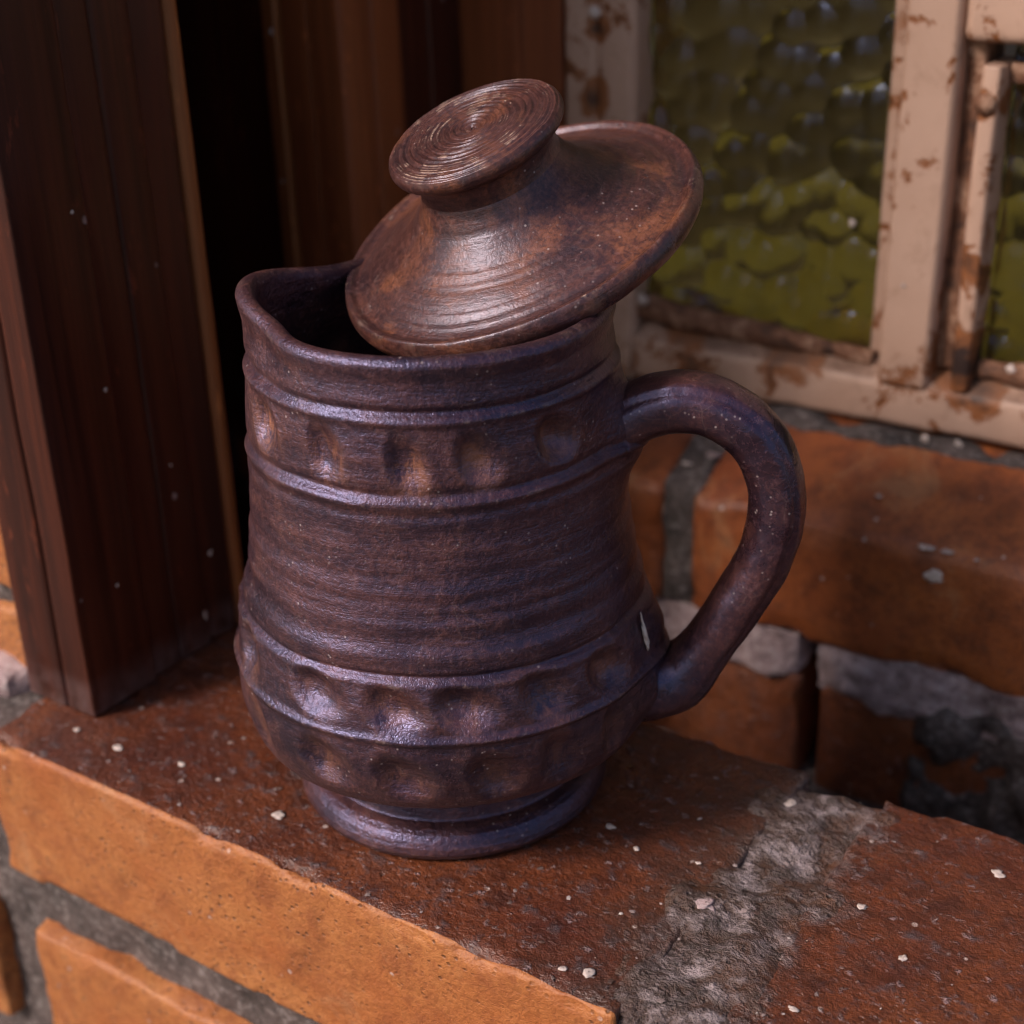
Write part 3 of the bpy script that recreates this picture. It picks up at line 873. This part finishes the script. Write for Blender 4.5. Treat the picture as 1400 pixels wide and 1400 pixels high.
# handle: swept strap with a crease along its outer shoulder
HC = np.array([(0.0560, 0.1600), (0.0700, 0.1665), (0.0830, 0.1740), (0.0985, 0.1772), (0.1150, 0.1725), (0.1275, 0.1590), (0.1335, 0.1390),
               (0.1300, 0.1150), (0.1200, 0.0925), (0.1090, 0.0720), (0.1000, 0.0590), (0.0890, 0.0540), (0.0770, 0.0570)])
def catmull(P, n):
    P = np.vstack([2 * P[0] - P[1], P, 2 * P[-1] - P[-2]])
    o_ = []
    for i in range(1, len(P) - 2):
        for t_ in np.linspace(0, 1, n, endpoint=False):
            a, b, c, d = P[i - 1], P[i], P[i + 1], P[i + 2]
            o_.append(0.5 * (2 * b + (c - a) * t_ + (2 * a - 5 * b + 4 * c - d) * t_ ** 2 + (3 * b - a - 3 * c + d) * t_ ** 3))
    o_.append(P[-2])
    return np.array(o_)
HP = catmull(HC, 18)
tan = np.gradient(HP, axis=0)
tan /= np.linalg.norm(tan, axis=1, keepdims=True)
nor = np.stack([-tan[:, 1], tan[:, 0]], 1)          # outward of the loop
L = np.linspace(0, 1, len(HP))
ha = math.radians(AZ_HANDLE)
hd = np.array([math.cos(ha), math.sin(ha), 0])
hs = np.array([math.sin(ha), -math.cos(ha), 0])     # side towards the viewer
NS = 56
ph = np.linspace(0, 2 * np.pi, NS, endpoint=False)
V = []
for k, (pt, nn) in enumerate(zip(HP, nor)):
    l = L[k]
    flare = 1 + 0.55 * math.exp(-(l / 0.085) ** 2) + 0.80 * math.exp(-((1 - l) / 0.095) ** 2) + 0.16 * math.exp(-((l - 0.86) / 0.06) ** 2)
    flare *= 1 + 0.016 * math.sin(l * 23 + 1) + 0.010 * math.sin(l * 41)
    rin = 0.0110 * flare * (1 - 0.04 * l)
    rsd = 0.0130 * flare * (1 - 0.06 * l)
    for a in ph:
        ca, sa = math.cos(a), math.sin(a)            # ca: outwards, sa: towards the viewer
        e = 2.5
        q = (abs(ca) ** e + abs(sa) ** e) ** (-1 / e)
        groove = 0.13 * math.exp(-((a - 0.95) / 0.10) ** 2) * min(1, l / 0.06) * max(0.2, 1 - l * 0.7)
        swell = 0.05 * math.exp(-((a - 1.5) / 0.6) ** 2)
        q *= (1 - groove + swell)
        V.append(hd * (pt[0] + nn[0] * ca * q * rin) + np.array([0, 0, pt[1] + nn[1] * ca * q * rin]) + hs * sa * q * rsd)
V = np.array(V)
ctr = np.repeat(np.array([hd * p_[0] + np.array([0, 0, p_[1]]) for p_ in HP]), NS, 0)
nv = V - ctr
nv /= np.linalg.norm(nv, axis=1, keepdims=True)
V = V + nv * (0.0012 * fbm(V, 55, 3, 12))[:, None]
obj('handle', mesh_from(V, grid_quads(NS, len(HP), True)[:, ::-1]), M['handle'], jug)
# chalky scrape on the clay above the lower handle root
P, F, _, _ = blob(0.0010, 0.0014, 0.0062, 14, 16, 1.0, 5)
az_ = math.radians(11.0)
o = obj('chalk_mark', mesh_from(P, F), M['chalk'], body)
o.location = (0.0870 * math.cos(az_), 0.0870 * math.sin(az_), 0.0850)
o.rotation_euler = (0, R_(-14), az_)

# ------------------------------------------------------------------ the lid, slid askew on the rim
LN = Vector((-0.1401, -0.4019, 0.9049)).normalized()
LCEN = Vector((0.00843, 0.04721, 0.23231))
lid = tag(empty('jug_lid', LCEN), 'brown clay lid with broad flat knob, tilted on the jug mouth', 'lid')
lx = Vector((1, 0, 0)) - LN * LN.x
lx.normalize()
lid.matrix_world = Matrix((lx, LN.cross(lx), LN)).transposed().to_4x4()
lid.location = LCEN
K = 1.0155
def lathe(name, prof, n=480, disp=None, per=10, seed=0):
    P = catmull(np.array(prof, float) * K, per)
    t_ = np.linspace(0, 2 * np.pi, n, endpoint=False)
    T_, Rv = np.meshgrid(t_, P[:, 0])
    H_ = np.repeat(P[:, 1][:, None], n, 1)
    pc = np.column_stack([(Rv * np.cos(T_)).ravel(), (Rv * np.sin(T_)).ravel(), H_.ravel()])
    nz = fbm(pc, 26, 3, seed).reshape(T_.shape)
    H_ = H_ + 0.0009 * nz
    Rv2 = Rv * (1 + 0.008 * np.sin(2 * T_ + 1.0) + 0.005 * np.sin(3 * T_))
    if disp is not None:
        H_ = H_ + disp(T_, Rv, H_)
    return obj(name, mesh_from(np.column_stack([(Rv2 * np.cos(T_)).ravel(), (Rv2 * np.sin(T_)).ravel(), H_.ravel()]), grid_quads(n, len(P), True)), M['lid'], lid)
def plate_d(T_, Rv, H_):
    top_ = np.clip((H_ + 0.001) / 0.001, 0, 1)
    f = 0.0
    rg = np.random.RandomState(9)
    for r0 in np.arange(0.032, 0.066, 0.0036):
        f = f + rg.uniform(-0.0004, 0.0004) * np.exp(-((Rv - K * (r0 + 0.0008 * np.sin(T_ + r0 * 900))) / 0.0012) ** 2)
    return f * top_
lathe('plate', [(0.0005, -0.0040), (0.030, -0.0046), (0.055, -0.0056), (0.0650, -0.0070), (0.0690, -0.0086), (0.0720, -0.0076), (0.0735, -0.0042), (0.0730, -0.0008), (0.0718, 0.0013),
                (0.0700, 0.0013), (0.0675, -0.0002), (0.0630, 0.0012), (0.0560, 0.0046), (0.0480, 0.0080), (0.0410, 0.0120), (0.0350, 0.0168), (0.0305, 0.0225), (0.0280, 0.0275)], 520, plate_d, 12, 3)
def knob_d(T_, Rv, H_):
    top_ = np.clip((H_ - K * 0.0435) / 0.0012, 0, 1)
    ph_ = Rv / 0.0030 * 2 * np.pi + T_ + 0.9 * np.sin(T_ * 2)
    am = 0.00025 + 0.00016 * np.sin(T_ * 3 + Rv * 300)
    sp = am * np.sin(ph_) + 0.00014 * np.sin(ph_ * 2.3 + 1)
    return top_ * (sp - 0.0012 * np.exp(-(Rv / 0.004) ** 2))
lathe('knob', [(0.0281, 0.0262), (0.0278, 0.0290), (0.0279, 0.0326), (0.0290, 0.0358), (0.0316, 0.0378), (0.0337, 0.0392), (0.0347, 0.0410), (0.0345, 0.0430), (0.0334, 0.0446), (0.0314, 0.0452),
               (0.0270, 0.0456), (0.0220, 0.0456), (0.0165, 0.0455), (0.0110, 0.0454), (0.0060, 0.0453), (0.0004, 0.0453)], 520, knob_d, 14, 5)

# ------------------------------------------------------------------ crumbs of mortar and paint on the ledge
rng = random.Random(7)
VV, FF, off = [], [], 0
def crumb(x, y, z, r, flat, rot, seed):
    global off
    P, F, n, m = blob(r, r * rng.uniform(0.5, 0.9), r * flat, 5, 4, 0.9, seed)
    c_, s_2 = math.cos(rot), math.sin(rot)
    P = np.column_stack([P[:, 0] * c_ - P[:, 1] * s_2 + x, P[:, 0] * s_2 + P[:, 1] * c_ + y, P[:, 2] + z + r * flat * 0.25])
    VV.append(P)
    FF.append(F + off)
    off += len(P)
for k in range(800):
    x, y = rng.uniform(-0.26, 0.30), rng.uniform(YF + 0.004, YB - 0.004)
    if math.hypot(x, y) < 0.069 or (x < -0.167 and y > -0.057):
        continue
    if rng.random() < 0.45:
        y = YF + 0.004 + abs(rng.gauss(0, 0.03))
    if rng.random() < 0.25:
        x = rng.gauss(0.148, 0.022)
    if math.hypot(x, y) < 0.069 or (x < -0.167 and y > -0.057) or y > YB - 0.004:
        continue
    r = 0.00028 + 0.0015 * rng.random() ** 6
    crumb(x, y, 0.0004, r, rng.uniform(0.10, 0.28), rng.uniform(0, 6.3), k)
cr = obj('crumbs', mesh_from(np.concatenate(VV), np.concatenate(FF), False), M['crumb'])
tag(cr, 'pale crumbs of mortar and grit scattered on the ledge', 'grit', kind='stuff')

# ------------------------------------------------------------------ lime and paint splashes on the things they stuck to
def splash(parent, x, y, z, px, axis, seed):
    """small flattened drop; axis = the direction it is flattened along"""
    r = px * 0.00030
    rg = random.Random(seed)
    dims = [r * rg.uniform(0.8, 1.3), r * rg.uniform(0.7, 1.1), r * rg.uniform(0.7, 1.2)]
    dims[axis] = max(0.0003, r * 0.16)
    P, F, _, _ = blob(*dims, 14, 9, 0.9, seed)
    o = obj('lime_spot', mesh_from(P, F), M['chalk'] if px < 12 else M['lime'], parent)
    o.location = Vector((x, y, z)) - parent.location
for k, (x, y, px) in enumerate([(0.2231, 0.0528, 8), (0.1858, 0.0070, 5), (0.0793, -0.0001, 5), (0.1359, 0.0534, 8), (0.1343, -0.0224, 14), (0.1157, -0.0783, 9), (0.1069, -0.0816, 5),
                                (0.1855, -0.0562, 5), (0.2086, -0.0118, 5), (0.1209, -0.0023, 4), (-0.1415, -0.0668, 8), (-0.1065, -0.0610, 5), (-0.0440, -0.0668, 9), (0.0953, -0.0071, 4), (-0.1687, -0.0665, 6)]):
    splash(ledge, x, y, 0.0006, px, 2, 300 + k)
for k, (y, z, px) in enumerate([(0.0320, 0.0494, 4.5), (-0.0230, 0.2340, 3), (-0.0197, 0.1535, 3), (0.0233, 0.0180, 5), (-0.0303, 0.0600, 2.5), (0.0141, 0.1040, 2.5)]):
    splash(post, -0.1688 if y < -0.0152 else -0.1711, y, z, px, 0, 330 + k)
for k, (x, z, px) in enumerate([(-0.2420, 0.2777, 4.5), (-0.2440, 0.1970, 3)]):
    splash(frame, x, 0.1885, z, px, 1, 340 + k)
for k, (x, y, z, px) in enumerate([(0.1326, 0.2290, 0.0283, 11.5), (0.1271, 0.2315, 0.0420, 11), (0.1380, 0.2315, 0.0420, 9), (0.1526, 0.2310, 0.0415, 5), (0.0917, 0.2560, 0.0525, 8), (-0.006, 0.2600, 0.0535, 14), (-0.017, 0.2500, 0.0500, 8)]):
    splash(rear, x, y, z, px, 1 if y < 0.23 else 2, 350 + k)
for k, (x, y, z, px) in enumerate([(-0.0760, 0.3030, 0.1215, 11), (0.0440, 0.3155, 0.1780, 6), (0.1185, 0.2975, 0.0720, 7), (0.1008, 0.2975, 0.0715, 8), (0.1387, 0.3050, 0.1150, 8), (0.0818, 0.2960, 0.1539, 3)]):
    splash(win, x, y, z, px, 1, 370 + k)
